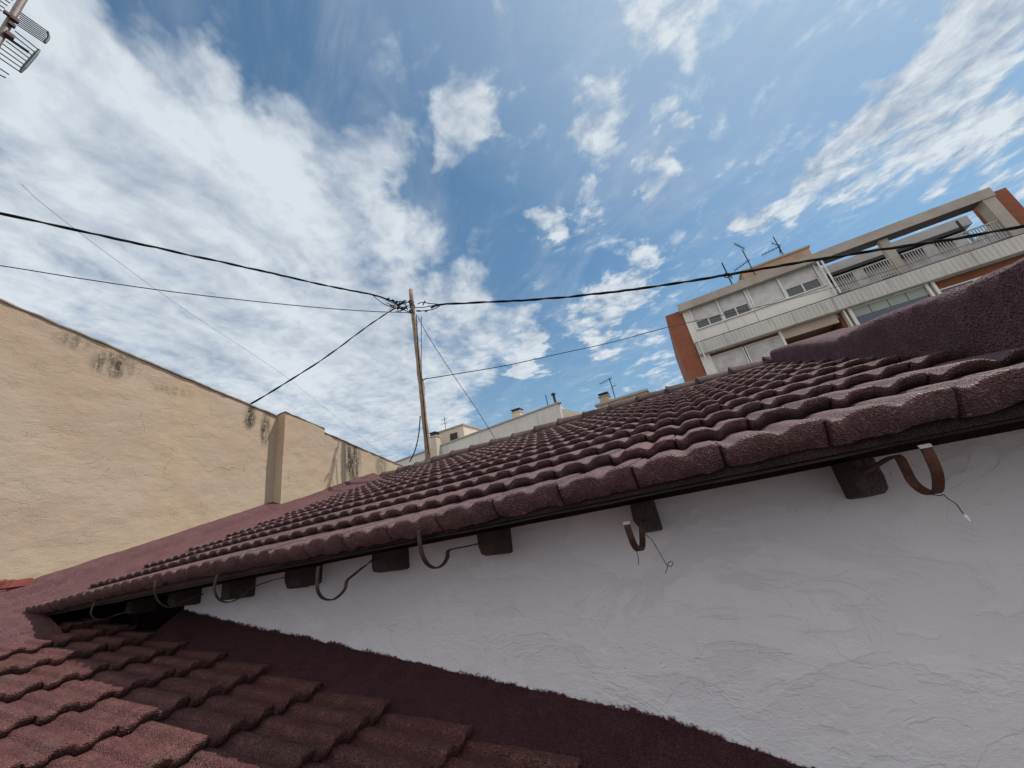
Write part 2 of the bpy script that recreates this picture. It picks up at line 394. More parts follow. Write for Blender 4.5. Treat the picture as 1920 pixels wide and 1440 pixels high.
# ridge tiles
mb = MB(); L = .46; x = XL - .25; rnd = random.Random(4)
while x < XR + .3:
    rows = []; dz = rnd.uniform(-.008, .012); dt = rnd.uniform(-.01, .01)
    for i in range(9):
        s_ = i / 8; xx = x + s_ * (L + .03); r0 = .135 - .022 * s_ + (.012 if i == 0 else 0)
        rows.append([(xx, RY + math.cos(a) * r0 * 1.15, roofz(RY) + .005 + math.sin(a) * (r0 + .0) + dz + dt * (s_ - .5) + .012 * (1 - s_) + fb(xx * 8, a * 2, 2, 3) * .006) for a in [math.pi * k / 14 - .0 for k in range(15)]])
    rows.insert(0, [(p[0], RY + (p[1] - RY) * .8, p[2] - .03) for p in rows[0]])
    mb.grid(rows); x += L
mb.build('ridge_tiles', 'ridge', house, smooth=True)
# mortar bed under ridge tiles
mb = MB(); rows = []
for i in range(260):
    xx = XL - .2 + i * (XR - XL + .5) / 259
    rows.append([(xx, RY - .20 + fb(xx * 7, 0, 3) * .02, roofz(RY - .2) + .03), (xx, RY - .15, roofz(RY - .15) + .062 + fb(xx * 9, 1, 3) * .008), (xx, RY, roofz(RY) + .07), (xx, RY + .2, roofz(RY) - .08)])
mb.grid(rows); mb.build('ridge_mortar', 'ridge', house, smooth=True)
# left verge: broad coated mortar ramp up to the party wall
mb = MB(); rows = []
ny = 150
for i in range(ny + 1):
    y = 1.36 + (RY + .25 - 1.36) * i / ny; yy = min(y, RY); zb = roofz(yy) - max(0, y - RY) * .3; r = []
    if i == 0:
        rows.append([(x_, y, roofz(y) - .06) for x_ in (-5.79, -5.9, -6.05, -6.2, -6.32, -6.4, -6.5, -6.62)])
    for (x_, h) in ((-5.79, .012), (-5.90, .060), (-6.05, .085), (-6.20, .115), (-6.34, .148), (-6.365, .196), (-6.50, .255), (-6.62, .30)):
        r.append((x_ + fb(y * 3, x_, 1, 3) * .02 * (x_ > -6.6), y, zb + h + fb(y * 2.2, x_ * 3, 5, 4) * .016 + fb(y * 14, x_ * 14, 7, 3) * .004))
    rows.append(r)
mb.grid(rows); mb.build('verge_mortar', 'ramp', house, smooth=True)
# wall
mb = MB(); rows = []
xs = [-4.26 + i * 6.66 / 160 for i in range(161)]
for z in [-7, -3, -1.5] + [-1.3 + 1.342 * k / 40 for k in range(41)]:
    rows.append([(x, 1.95 + fb(x * .8, z * .8, 0, 3) * .012 + fb(x * 3, z * 3, 2, 3) * .003, z) for x in xs])
mb.grid(rows)
mb.box(-4.26, 2.4, 1.99, 2.2, -7, .042); mb.box(-5.9, 2.4, 10.2, 10.4, -7, .1); mb.box(2.2, 2.4, 2.21, 10.2, -7, .04); mb.box(-5.9, -5.7, 2.21, 10.2, -7, .04)
mb.build('wall', 'white_plaster', house, smooth=False)
mb = MB(); mb.box(-6.7, -3.94, 2.6, 2.75, -7, roofz(2.6) - .055); mb.box(-4.27, -4.20, 2.0, 2.6, -7, .1); mb.box(-5.95, -5.88, 1.52, 2.6, -7, roofz(1.52) - .06); mb.box(-6.6, -5.951, 1.50, 1.56, -7, roofz(1.5) - .055); mb.build('inner_wall', 'timber', house)
# wall plate and boards between wall and tiles
mb = MB()
def board(y0, y1, z0, z1, nx=90, amp=.003, sd=0):
    rows = [[], [], [], [], []]
    for i in range(nx + 1):
        x = -5.9 + i * 8.3 / nx; a = fb(x * 2.5, sd, 1, 4) * amp; b = fb(x * 2.5, sd, 9, 4) * amp
        for r, p in zip(rows, ((y1, z0 + a), (y0, z0 + a), (y0 + b, (z0 + z1) / 2), (y0, z1), (y1, z1))): r.append((x, p[0], p[1]))
    mb.grid(rows)
board(1.905, 2.05, .038, .064, sd=1); board(1.92, 2.05, .0645, .118, sd=2); board(1.82, 2.0, .119, .140, sd=3, amp=.004); board(1.64, 1.84, .141, .158, sd=5)
mb.build('wall_plate', 'timber', house)
# sloping soffit boards
mb = MB(); rows = []
xs = [-6.4 + i * 8.8 / 200 for i in range(201)]
for y in (1.475, 1.55, 1.65, 1.80, 1.97):
    rows.append([(x, y, roofz(y) - .055 + fb(x * 3, y * 9, 3, 3) * .004) for x in xs])
mb.grid(rows); mb.build('soffit', 'timber', house)
# corbels (rafter ends)
cx = [(.462, .075, .20, .115, 0), (-.258, .080, .16, .115, 0), (-.985, .085, .19, .105, 0), (-1.66, .10, .19, .10, 0), (-2.40, .14, .17, .10, 1), (-3.06, .10, .19, .11, 0), (-3.75, .09, .18, .10, 0), (1.18, .08, .19, .11, 0), (-4.45, .09, .16, .10, 0)]
for (x, w, dep, h, rag) in cx:
    x *= 1.083; w *= 1.083; h *= 1.083; dep = dep * 1.0 + .005
    mb = MB(); rows = []
    nn = 8; zt = .039; y0 = 1.95 - dep
    prof = [(1.97, zt + .002), (y0, zt - .002), (y0 - .002, zt - h * .55), (y0 + .012, zt - h * .92), (y0 + .045, zt - h), (1.97, zt - h - .012)]
    secs = []
    for k in range(nn + 1):
        xx = x - w / 2 + w * k / nn
        ins = .006 if k in (0, nn) else 0
        sec = []
        for i, (y, z) in enumerate(prof):
            jx = fb(xx * 30, y * 20 + x * 7, z * 20, 4) * .009
            zz = z + (fb(xx * 45, 3, 1, 3) * .022 if (rag and i >= 3) else fb(xx * 20, y * 20, 4, 2) * .002)
            sec.append((xx + jx, y + jx + (ins if y < 1.9 else 0), zz + (ins if i >= 3 else 0)))
        secs.append(sec)
    mb.grid(secs); mb.add(secs[0], [tuple(range(6))]); mb.add(secs[-1], [tuple(range(5, -1, -1))])
    mb.build('rafter_end', 'corbel', house)
# gutter brackets
brk = {
 'a': ([(.475, 1.64, -.005), (.52, 1.60, .018), (.545, 1.585, .020), (.552, 1.60, -.02), (.552, 1.603, -.052), (.552, 1.58, -.078), (.552, 1.535, -.092), (.552, 1.485, -.085), (.552, 1.44, -.045), (.552, 1.424, -.005), (.552, 1.418, .029)], .024),
 'b': ([(-.262, 1.66, -.04), (-.275, 1.645, -.05), (-.283, 1.64, -.085), (-.286, 1.61, -.115), (-.286, 1.55, -.128), (-.286, 1.49, -.122), (-.286, 1.445, -.098), (-.286, 1.425, -.06), (-.286, 1.418, -.031)], .022),
 'c': ([(-1.06, 1.66, -.010), (-1.13, 1.65, -.012), (-1.18, 1.64, -.012), (-1.204, 1.622, -.018), (-1.204, 1.612, -.045), (-1.204, 1.575, -.070), (-1.204, 1.52, -.078), (-1.204, 1.465, -.055), (-1.204, 1.432, -.010), (-1.204, 1.422, .04), (-1.204, 1.42, .088)], .020),
 'd': ([(-1.74, 1.66, .005), (-1.80, 1.65, -.02), (-1.855, 1.62, -.055), (-1.868, 1.595, -.075), (-1.867, 1.582, -.110), (-1.867, 1.545, -.136), (-1.867, 1.50, -.146), (-1.867, 1.45, -.128), (-1.867, 1.42, -.09), (-1.867, 1.415, -.04), (-1.867, 1.42, .015)], .020),
 'e': ([(-2.50, 1.66, .0), (-2.60, 1.65, -.004), (-2.72, 1.62, -.02), (-2.771, 1.59, -.05), (-2.771, 1.56, -.070), (-2.771, 1.50, -.080), (-2.771, 1.45, -.058), (-2.771, 1.42, -.015), (-2.771, 1.412, .03), (-2.771, 1.42, .078)], .018),
 'f': ([(-3.40, 1.66, -.01), (-3.50, 1.60, -.03), (-3.502, 1.55, -.055), (-3.502, 1.50, -.045), (-3.502, 1.45, .0), (-3.502, 1.42, .07), (-3.502, 1.415, .13)], .016),
 'g': ([(-4.30, 1.62, -.035), (-4.385, 1.56, -.045), (-4.385, 1.50, -.058), (-4.385, 1.45, -.050), (-4.385, 1.415, -.01), (-4.385, 1.412, .03), (-4.385, 1.42, .08)], .016)}
for k, (pts, w) in brk.items():
    pts = [tuple(V(pts[0]) * 1.10)] + pts
    p = cat(pts, 5)
    mb = MB(); mb.strap(p, (1, 0, 0), w, .0065)
    b = mb.build('gutter_bracket', 'rust' if k in 'ab' else 'oldmetal', house, smooth=False)
    if k in 'abcde':
        q = p[-1]; mb = MB(); mb.strap([q - V((0, .002, .003)), q + V((0, 0, .004)), q + V((0, .006, .006))], (1, 0, 0), w + .002, .004); mb.build('bent_tip', 'tip' if k in 'ab' else 'oldmetal', b)
    if k == 'a':
        mb = MB(); s0 = V((.556, 1.49, -.092))
        mb.tube(cat([(.545, 1.52, -.094), (.556, 1.50, -.100), (.558, 1.485, -.098), (.562, 1.482, -.11), (.570, 1.48, -.125), (.572, 1.48, -.145), (.573, 1.478, -.155)], 5), .0013, 6)
        mb.build('tie_wire', 'wire', b)
        mb = MB(); mb.tube([(.573, 1.478, -.152), (.574, 1.478, -.160), (.575, 1.477, -.170)], [.002, .004, .003], 8); mb.build('wire_tip', 'plug', b)
    if k == 'b':
        mb = MB()
        mb.tube(cat([(-.284, 1.50, -.124), (-.286, 1.46, -.126), (-.285, 1.455, -.145), (-.290, 1.452, -.166)], 5), .0012, 6)
        mb.build('tie_wire', 'wire', b); mb = MB()
        pts = [onY(*q_, 1.60) for q_ in [(1205, 985), (1212, 1003), (1222, 1012), (1228, 1022), (1236, 1035), (1243, 1047), (1249, 1058), (1256, 1062), (1261, 1059), (1261, 1054), (1256, 1053), (1252, 1058), (1251, 1066), (1247, 1075)]]
        mb.tube(cat(pts, 4), .0014, 6)
        pts = [onY(*q_, 1.60) for q_ in [(1226, 1018), (1230, 1024), (1233, 1031)]]; mb.tube(cat(pts, 3), .0011, 6)
        mb.build('tie_wire', 'wire', b)
    if k == 'g':
        mb = MB(); mb.tube(cat([(-4.385, 1.455, -.055), (-4.40, 1.42, -.052), (-4.47, 1.39, -.055), (-4.50, 1.38, -.058)], 5), .0018, 6); mb.build('tie_wire', 'oldmetal', b)

# right parapet on the verge
prx = [(2300, 350), (2050, 420), (1920, 475), (1860, 505), (1800, 535), (1730, 560), (1660, 587), (1605, 610), (1560, 634), (1520, 641), (1480, 646), (1440, 658)]
def pface(y): return 1.04 + .05 * y
def onS(x, y): p = ray(x, y); return p * (1.04 / (p.x - .05 * p.y))
pts = [onS(x, y) for x, y in prx]
P2 = cat(pts, 10)
mb = MB(); rows = [[] for _ in range(12)]
for p in P2:
    y = p.y; zt = p.z + fb(y * 6, 0, 1, 4) * .010; zb = roofz(max(y, 1.36)) - .05
    for i in range(9):
        t = i / 8; z = zb + (zt - .02 - zb) * t
        rows[i].append((pface(y) + fb(y * 4, z * 6, 3, 4) * .014 + fb(y * 15, z * 15, 6, 3) * .004 + (.012 if i == 8 else 0), y, z))
    rows[9].append((pface(y) + .05, y, zt)); rows[10].append((1.80, y, zt - .005)); rows[11].append((1.84, y, zb))
mb.grid(rows)
e0 = [r[-1] for r in rows]; mb.add(e0, [tuple(range(12))]); e1 = [r[0] for r in rows]; mb.add(e1, [tuple(range(11, -1, -1))])
mb.build('verge_parapet', 'parapet', house, smooth=True)
# pale line of the old render on the back of the parapet top
# ------------------------------------------------------------------ lower roof
low = thing('annex_building', 'low annex with reddish mauve tiled roof sloping under the white wall', 'building', (0, 0, -1.5))
S_ = .1785; sl2 = math.sqrt(1 + S_ * S_); LZ = -1.052
def lowz(x): return LZ - S_ * x
XB = 1.185                                   # lowest row front
def place_low(u, v, h):
    x = XB - v / sl2 + h * S_ / sl2
    return (x, u, lowz(XB - v / sl2) + h / sl2 + .006 * math.sin(u * 2.1 + v))
mb = MB()
tones = tile_field(mb, place_low, 14, .493 * sl2, -1.7, 1.835, .282, .024, .046, .07, .222, -.141, .009, .9, 11, du_far=.012, edge_noise=.004, sharp=True, nose=.009, undercut=.03)
set_tone(mb.build('tiled_roof', 'tile_low', low, smooth=True), tones)
mb = MB(); mb.hexa([(-6.6, -1.75, lowz(-6.6) - .12), (XB, -1.75, lowz(XB) - .12), (XB, 1.945, lowz(XB) - .12), (-6.6, 1.945, lowz(-6.6) - .12),
                    (-6.6, -1.75, lowz(-6.6) - .012), (XB, -1.75, lowz(XB) - .012), (XB, 1.945, lowz(XB) - .012), (-6.6, 1.945, lowz(-6.6) - .012)])
mb.build('roof_boarding', 'timber', low)
mb = MB(); mb.box(-5.6, 1.3, -1.6, 1.7, -7, -1.5); mb.build('wall', 'wall_low', low)
# mortar fillet against the white wall
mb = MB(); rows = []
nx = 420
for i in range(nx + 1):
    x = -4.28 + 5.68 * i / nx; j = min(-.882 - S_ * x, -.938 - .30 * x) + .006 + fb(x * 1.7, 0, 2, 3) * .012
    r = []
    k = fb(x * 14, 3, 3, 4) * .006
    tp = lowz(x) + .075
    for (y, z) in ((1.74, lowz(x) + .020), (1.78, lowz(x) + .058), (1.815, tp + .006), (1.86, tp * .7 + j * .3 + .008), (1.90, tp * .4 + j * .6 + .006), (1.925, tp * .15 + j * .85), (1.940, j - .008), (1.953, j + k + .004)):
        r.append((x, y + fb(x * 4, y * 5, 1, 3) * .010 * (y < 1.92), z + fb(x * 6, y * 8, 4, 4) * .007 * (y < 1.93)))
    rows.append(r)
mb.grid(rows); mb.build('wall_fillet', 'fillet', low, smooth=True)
# top end of the low roof: mortar rise to the party wall
mb = MB(); rows = []
for i in range(100):
    y = -1.7 + 3.2 * i / 99; r = []
    for (x, h) in ((-5.05, .012), (-5.20, .062), (-5.45, .080), (-5.75, .10), (-6.0, .105), (-6.25, .13), (-6.42, .19), (-6.52, .235), (-6.62, .26)):
        r.append((x + fb(y * 2.5, x, 8, 3) * .03 * (x > -6.6), y, lowz(x) + h + .03 * (x < -5.3) + fb(y * 2.4, x * 2.4, 5, 4) * .020 + fb(y * 12, x * 12, 2, 3) * .005))
    rows.append(r)
mb.grid(rows); mb.build('top_mortar', 'ramp', low, smooth=True)
# broken brick bits at the foot of the party wall
mb = MB(); rb = random.Random(9)
for (px, py, l, h) in ((-25, 1097, .26, .06), (14, 1093, .10, .05), (40, 1089, .16, .055), (8, 1103, .22, .03)):
    c = onX(px, py, -6.53); a = l / 2; q = lambda s=.012: rb.uniform(-s, s)
    mb.hexa([(c.x - .06 + q(), c.y - a + q(), c.z - h), (c.x + .05 + q(), c.y - a + q(), c.z - h), (c.x + .05 + q(), c.y + a + q(), c.z - h), (c.x - .06 + q(), c.y + a + q(), c.z - h),
             (c.x - .05 + q(), c.y - a + .02 + q(), c.z + h * .5 + q()), (c.x + .03 + q(), c.y - a + .03 + q(), c.z + h * .3 + q()), (c.x + .03 + q(), c.y + a - .02 + q(), c.z + h * .35 + q()), (c.x - .05 + q(), c.y + a + q(), c.z + h * .5 + q())])
mb.build('exposed_brick', 'brick_bit', low)

# ------------------------------------------------------------------ party wall
pw = thing('party_wall', 'tall beige rendered party wall with sloping top and black mould stains', 'wall', (-6.8, 3, -7))
def wtop(y): return 3.715 - .2345 * y
def wallpiece(y0, y1, x, dz, ny, name_lab=None):
    mb = MB(); rows = []
    for i in range(ny + 1):
        y = y0 + (y1 - y0) * i / ny; zt = wtop(y) + dz + fb(y * 5, x, 0, 4) * .010
        rows.append([(x + fb(y * 1.2, z * 1.2, 4, 3) * .012 + fb(y * 5, z * 5, 6, 3) * .004, y, z) for z in [-7, 0] + [.0 + zt * k / 40 for k in range(1, 41)]] + [(x - .05, y, zt + .004), (x - .28, y, zt)] + [(x - .28, y, -7)])
    mb.grid([list(r) for r in zip(*rows)][::-1] if False else rows)
    for r in (rows[0], rows[-1]): mb.add(r, [tuple(range(len(r)))])
    return mb
wallpiece(-4, 4.11, -6.6, 0, 160).build('wall', 'beige_render', pw, smooth=False)
wallpiece(4.112, 4.93, -6.385, .035, 30).build('wall_pier', 'beige_render', pw)
wallpiece(4.932, 9.5, -6.42, -.03, 80).build('wall_extension', 'beige_render', pw)
mb = MB()
def cop(y0, y1, x, dz, t):
    rows = []
    n = int((y1 - y0) / .05)
    for i in range(n + 1):
        y = y0 + (y1 - y0) * i / n; z = wtop(y) + dz + fb(y * 5, x, 0, 4) * .010; k = fb(y * 7, 1, 3, 4) * .008
        rows.append([(x + .004, y, z - .004), (x + .016 + k, y, z + .002), (x + .014 + k, y, z + t + k * .5), (x - .1, y, z + t + .006), (x - .3, y, z + t), (x - .3, y, z - .005)])
    mb.grid(rows)
cop(-4, 4.09, -6.6, .004, .022); cop(4.10, 4.93, -6.385, .039, .010); cop(4.94, 9.5, -6.42, -.026, .014)
mb.build('coping', 'coping', pw)
# building behind the party wall
mb = MB(); mb.hexa([(-12, -4, -7), (-6.95, -4, -7), (-6.95, 9, -7), (-12, 9, -7), (-12, -4, wtop(-4) - .7), (-6.95, -4, wtop(-4) - .5), (-6.95, 9, wtop(9) - .5), (-12, 9, wtop(9) - .7)])
tag(mb.build('neighbour_building', 'wall_low'), 'neighbouring building standing behind the beige party wall', 'building')

# ------------------------------------------------------------------ pole
pole = thing('utility_pole', 'slender wooden utility pole rising behind the roof ridge carrying black cables', 'utility pole', (-4.86, RY + .12, 1.6))
PY = RY + .14
pb, pt = onY(804, 862, PY), onY(770, 543, PY)
n = 24; pp = [pb.lerp(pt, i / n) + V((fb(i * .5, 1, 1, 2) * .012, fb(i * .5, 5, 1, 2) * .012, 0)) for i in range(n + 1)]
pp[0] = pb - V((0, 0, .6)) + (pb - pt) * .02
mb = MB(); mb.tube(pp, [.062 - .014 * i / n + fb(i, 0, 0, 2) * .002 for i in range(n + 1)], 14); mb.build('shaft', 'pole', pole, smooth=True)
mb = MB(); rows = []
for r_, h in ((.30, -.12), (.2, .0), (.13, .06), (.08, .09), (.05, .10)):
    rows.append([(pb.x + math.cos(a) * r_ * (1.25 + .2 * mn.noise(V((math.cos(a), math.sin(a), r_)))), PY + math.sin(a) * r_ * .7, roofz(RY) + .10 + h) for a in [2 * math.pi * k / 20 for k in range(21)]])
mb.grid(rows); mb.build('mortar_base', 'ridge', pole, smooth=True)
def at_pole(x, y, dy=0.): return onY(x, y, PY + dy)
mb = MB()
for k, (x, y) in enumerate(((771, 566), (773, 574), (772, 584))):
    mb = MB(); c = at_pole(x, y); mb.tube([c - V((0, 0, .02)), c + V((0, 0, .02))], .068, 14)
    mb.build('clamp_band', 'oldmetal', pole)
rk = random.Random(21)
for (x, y, L_, r_) in ((751, 570, .20, .028), (742, 566, .13, .02), (747, 577, .16, .026), (735, 573, .12, .02), (757, 565, .12, .018), (760, 577, .16, .022), (785, 583, .12, .02), (795, 568, .14, .014), (728, 560, .10, .018), (737, 563, .08, .02), (800, 583, .10, .016)):
    mb = MB(); c = at_pole(x, y, -.08 + rk.uniform(-.05, .05)); d = V((rk.uniform(.6, 1), rk.uniform(-.4, .4), rk.uniform(-.6, .6))).normalized() * L_ / 2
    mb.tube([c - d, c - d * .7, c + d * .7, c + d], [r_ * .6, r_, r_, r_ * .5], 10); mb.build('connector', 'cable', pole)
for k in range(16):
    a = at_pole(rk.uniform(722, 768), rk.uniform(560, 584), -.07); b = at_pole(rk.uniform(745, 780), rk.uniform(562, 588), -.09); m_ = (a + b) / 2 + V((rk.uniform(-.1, .1), rk.uniform(-.1, .05), rk.uniform(-.14, .14)))
    mb = MB(); mb.tube(cat([a, m_, b], 8), rk.uniform(.006, .010), 6); mb.build('cable_loop', 'cable', pole)
for pts in ([(790, 583), (800, 582), (812, 580), (824, 574)], [(775, 577), (795, 576), (812, 573), (830, 571)], [(783, 570), (792, 567), (806, 569), (826, 571)], [(697, 552), (710, 563), (722, 571), (742, 578)]):
    mb = MB(); mb.tube(cat([at_pole(x, y, -.05) for x, y in pts], 6), .011, 6); mb.build('cable_loop', 'cable', pole)
for pts, r_ in (([(781, 590), (783, 640), (787, 690), (793, 740), (798, 800), (805, 853)], .011), ([(790, 592), (790, 640), (790, 690), (792, 715)], .007), ([(793, 712), (795, 722), (797, 738), (793, 742)], .005), ([(788, 780), (785, 815), (778, 845), (768, 866)], .012)):
    mb = MB(); mb.tube(cat([at_pole(x, y, -.08) for x, y in pts], 6), r_, 6); mb.build('down_cable', 'cable', pole)
mb = MB(); c = at_pole(796, 711, -.08); mb.tube([c - V((.05, 0, 0)), c + V((.06, 0, 0))], .013, 8); mb.build('wire_hook', 'cable', pole)

# ------------------------------------------------------------------ cables
def span(px, A, B, sub=10):
    # pixels on the vertical plane through A and B
    nrm = (B - A).cross(V((0, 0, 1))); out = []
    for x, y in px:
        r = ray(x, y); out.append(r * (A.dot(nrm) / r.dot(nrm)))
    return cat(out, sub)
def twisted(mb, pts, r, turns_per_m, strands=3, off=None):
    off = off or r * .95
    # resample evenly
    L = [0]
    for a, b in zip(pts, pts[1:]): L.append(L[-1] + (b - a).length)
    n = int(L[-1] / .045); res = []; k = 0
    for i in range(n + 1):
        d = L[-1] * i / n
        while k < len(L) - 2 and L[k + 1] < d: k += 1
        res.append(pts[k].lerp(pts[k + 1], (d - L[k]) / max(1e-6, L[k + 1] - L[k])))
    for s_ in range(strands):
        q = []
        for i, p in enumerate(res):
            t = (res[min(i + 1, n)] - res[max(i - 1, 0)]).normalized(); a = t.cross(V((0, 0, 1))).normalized(); b = t.cross(a)
            th = 2 * math.pi * (turns_per_m * L[-1] * i / n + s_ / strands) + fb(i * .02, s_, 0, 2) * 2
            q.append(p + (a * math.cos(th) + b * math.sin(th)) * off)
        mb.tube(q, r, 6)
top = at_pole(772, 572)
A = at_pole(726, 558, -.05); B = ray(0, 400); B = B * (-7.6 / B.x)
mb = MB(); twisted(mb, span([(-260, 345), (-120, 374), (0, 400), (100, 422), (200, 444), (300, 466), (400, 488), (500, 510), (600, 533), (660, 545), (700, 553), (728, 562), (745, 570)], A, B), .012, 1.1)
tag(mb.build('power_cable', 'cable', smooth=True), 'thick twisted black cable from the pole to the left edge above the beige wall', 'cable', 'black cables meeting at the pole')
A = at_pole(808, 575, -.05); B = ray(1920, 425); B = B * (7.5 / B.y)
mb = MB(); twisted(mb, span([(808, 577), (828, 571), (900, 567), (1000, 562), (1100, 553), (1200, 541), (1300, 526), (1400, 509), (1500, 492), (1600, 476), (1700, 461), (1800, 446), (1920, 424), (2100, 388), (2300, 345)], A, B), .0135, 1.0)
tag(mb.build('power_cable', 'cable', smooth=True), 'thickest twisted black cable running from the pole to the right across the apartment block', 'cable', 'black cables meeting at the pole')
A = at_pole(742, 576, -.05); B = onX(467, 759, -6.66)
mb = MB(); twisted(mb, span([(742, 577), (700, 604), (650, 641), (600, 677), (550, 709), (500, 740), (467, 759)], A, B), .009, 1.2, 2)
tag(mb.build('drop_cable', 'cable', smooth=True), 'black drop cable slanting from the pole down to the top of the beige wall', 'cable', 'black cables meeting at the pole')
A = at_pole(765, 585); B = ray(0, 498); B = B * (-9.5 / B.x)
mb = MB(); mb.tube(span([(-150, 478), (0, 498), (150, 522), (300, 544), (450, 562), (600, 577), (700, 584), (768, 586)], A, B), .009, 6)
tag(mb.build('telephone_wire', 'cable_grey', smooth=True), 'thin dark wire just below the thick cable left of the pole', 'wire', 'thin wires strung across the sky')
A = V((-9, 1.2, 6)); B = V((-16, 18, 7))
mb = MB(); mb.tube(span([(40, 345), (75, 378), (150, 437), (230, 497), (300, 548), (380, 603), (460, 655), (540, 710), (625, 778), (680, 822), (730, 866)], A, B), .0032, 6)
tag(mb.build('telephone_wire', 'cable_grey', smooth=True), 'faintest hair-thin wire crossing the clouds diagonally down to the right', 'wire', 'thin wires strung across the sky')
A = at_pole(800, 710, -.08); B = onY(1860, 440, 23.5)
mb = MB(); mb.tube(span([(800, 710), (850, 702), (950, 685), (1050, 663), (1150, 641), (1250, 614), (1340, 594), (1450, 569), (1550, 543), (1640, 516), (1760, 477), (1870, 440)], A, B), .0095, 6)
tag(mb.build('telephone_wire', 'cable_grey', smooth=True), 'thin wire from the pole middle to the apartment block facade', 'wire', 'thin wires strung across the sky')
A = at_pole(783, 592); B = onY(927, 822, RY + 3)
mb = MB(); mb.tube(span([(783, 592), (800, 625), (830, 673), (860, 718), (890, 762), (925, 817), (945, 850)], A, B), .008, 6)
tag(mb.build('guy_wire', 'cable_grey', smooth=True), 'thin guy wire slanting from pole top down behind the ridge', 'wire')

# ------------------------------------------------------------------ TV antenna top left
XA = -7.3
ant = thing('television_antenna', 'large grid television antenna on a mast at the top left corner', 'antenna', (XA, -.1, 2))
m0, m1 = onX(18, 40, XA), onX(60, -30, XA); my = (m0.y + m1.y) / 2
mb = MB(); mb.tube([(XA, my, 2.0), (XA, my, 12.5)], .042, 12); mb.build('mast', 'mast', ant, smooth=True)
def rod(mb, a, b, r=.009): mb.tube([onX(*a, XA), onX(*b, XA)], r, 6)
mb = MB()
for i in range(8):
    t = i / 7; rod(mb, (38 - 5 * t, 23 + 24 * t), (89 - 6 * t, 59 + 21 * t))
for i in range(7):
    t = i / 6; rod(mb, (24 - 30 * t, 1 + 30 * t), (-30 - 30 * t, -35 + 30 * t))
mb.build('reflector_grid', 'antenna', ant)
mb = MB(); a, b = onX(90, 59, XA), onX(83, 81, XA); mb.tube(cat([a, onX(91, 70, XA), b], 5), [.010] + [.019] * 9 + [.010], 8); mb.build('end_cap', 'antenna', ant)
mb = MB()
for i in range(8):
    t = i / 7; rod(mb, (28 - 40 * t, 58 + 43 * t), (73 - 35 * t, 94 + 41 * t), .009)
mb.build('reflector_grid', 'antenna', ant)
for a_, b_ in (((-10, 122), (17, 140)), ((-14, 134), (11, 146))):
    mb = MB(); rod(mb, a_, b_); mb.build('director_rod', 'antenna', ant)
mb = MB(); a, b = onX(74, 93, XA), onX(38, 135, XA); mb.tube([a, a.lerp(b, .2), a.lerp(b, .8), b], [.014, .024, .025, .016], 8); mb.build('end_cap', 'antenna', ant)
mb = MB(); rod(mb, (10, 68), (54, 98), .022); mb.build('boom', 'antenna', ant)
for (px, py, s) in ((27, 36, .06), (18, 66, .06), (13, 25, .045), (22, 46, .05)):
    c = onX(px, py, XA + .05); mb = MB(); mb.box(c.x - s * .5, c.x + s * .5, c.y - s * .8, c.y + s * .8, c.z - s * .8, c.z + s * .7); mb.build('clamp', 'copper', ant, bevel=.012)

# ------------------------------------------------------------------ apartment block
FY = 25.
ap = thing('apartment_building', 'white apartment block with brick ends, penthouse terrace and long cornice beam', 'building', (10, 30, -9))
def part(name, mat, boxes, parent=ap, bevel=0.):
    mb = MB()
    for b in boxes: mb.box(*b)
    return mb.build(name, mat, parent, bevel=bevel)
part('end_wall', 'brick', [(1.12, 2.13, FY + .1, FY + 9, -9, 11.82)])
part('end_wall', 'brick', [(17.36, 18.03, FY - .02, FY + 1.3, -9, 11.92)])
part('cornice', 'cornice', [(2.02, 9.9, FY - .35, FY + .25, 11.56, 12.08), (9.901, 17.35, FY - .35, FY + .45, 11.56, 12.10)])
part('roof_slab', 'grey_roof', [(2.14, 9.86, FY + .251, FY + 9, 11.5, 11.9)])
part('beam_soffit', 'chimney_dark', [(9.95, 16.8, FY - .30, FY + .42, 11.535, 11.559)])  # thin sheet added to darken the beam's underside by colour
# storey with windows
W = []
W.append((2.14, 9.62, FY + .12, FY + .3, 9.16, 11.555))                 # backing
W += [(2.14, 9.62, FY, FY + .119, 9.16, 10.08)]                          # spandrel
W += [(2.14, 2.62, FY, FY + .119, 10.08, 11.555), (4.18, 4.28, FY, FY + .119, 10.08, 11.555), (5.80, 5.98, FY, FY + .119, 10.08, 11.555), (7.62, 7.74, FY, FY + .119, 10.08, 11.555), (9.50, 9.62, FY, FY + .119, 10.08, 11.555)]
part('wall', 'facade_white', W)
for x in (2.56, 4.18, 5.78, 5.94, 7.60, 9.48): part('mullion', 'white_frame', [(x, x + .10, FY - .05, FY - .001, 10.08, 11.555)])
part('sill', 'white_frame', [(2.55, 9.62, FY - .09, FY - .002, 10.02, 10.079)])
for (x0, x1, zg) in ((2.67, 4.17, 10.60), (4.29, 5.77, 10.66), (7.75, 9.47, 10.66), (6.05, 7.59, 10.17)):
    w = part('window', 'white_frame', [(x0, x1, FY + .02, FY + .09, 10.085, 10.14), (x0, x0 + .05, FY + .02, FY + .09, 10.141, zg), (x1 - .05, x1, FY + .02, FY + .09, 10.141, zg), ((x0 + x1) / 2 - .035, (x0 + x1) / 2 + .035, FY + .015, FY + .09, 10.141, zg)])
    part('pane', 'glass', [(x0 + .05, x1 - .05, FY + .085, FY + .11, 10.1, zg + .05)], w)
    part('roller_shutter', 'shutter', [(x0, x1, FY + .035, FY + .10, zg + .0, 11.55)] , w)
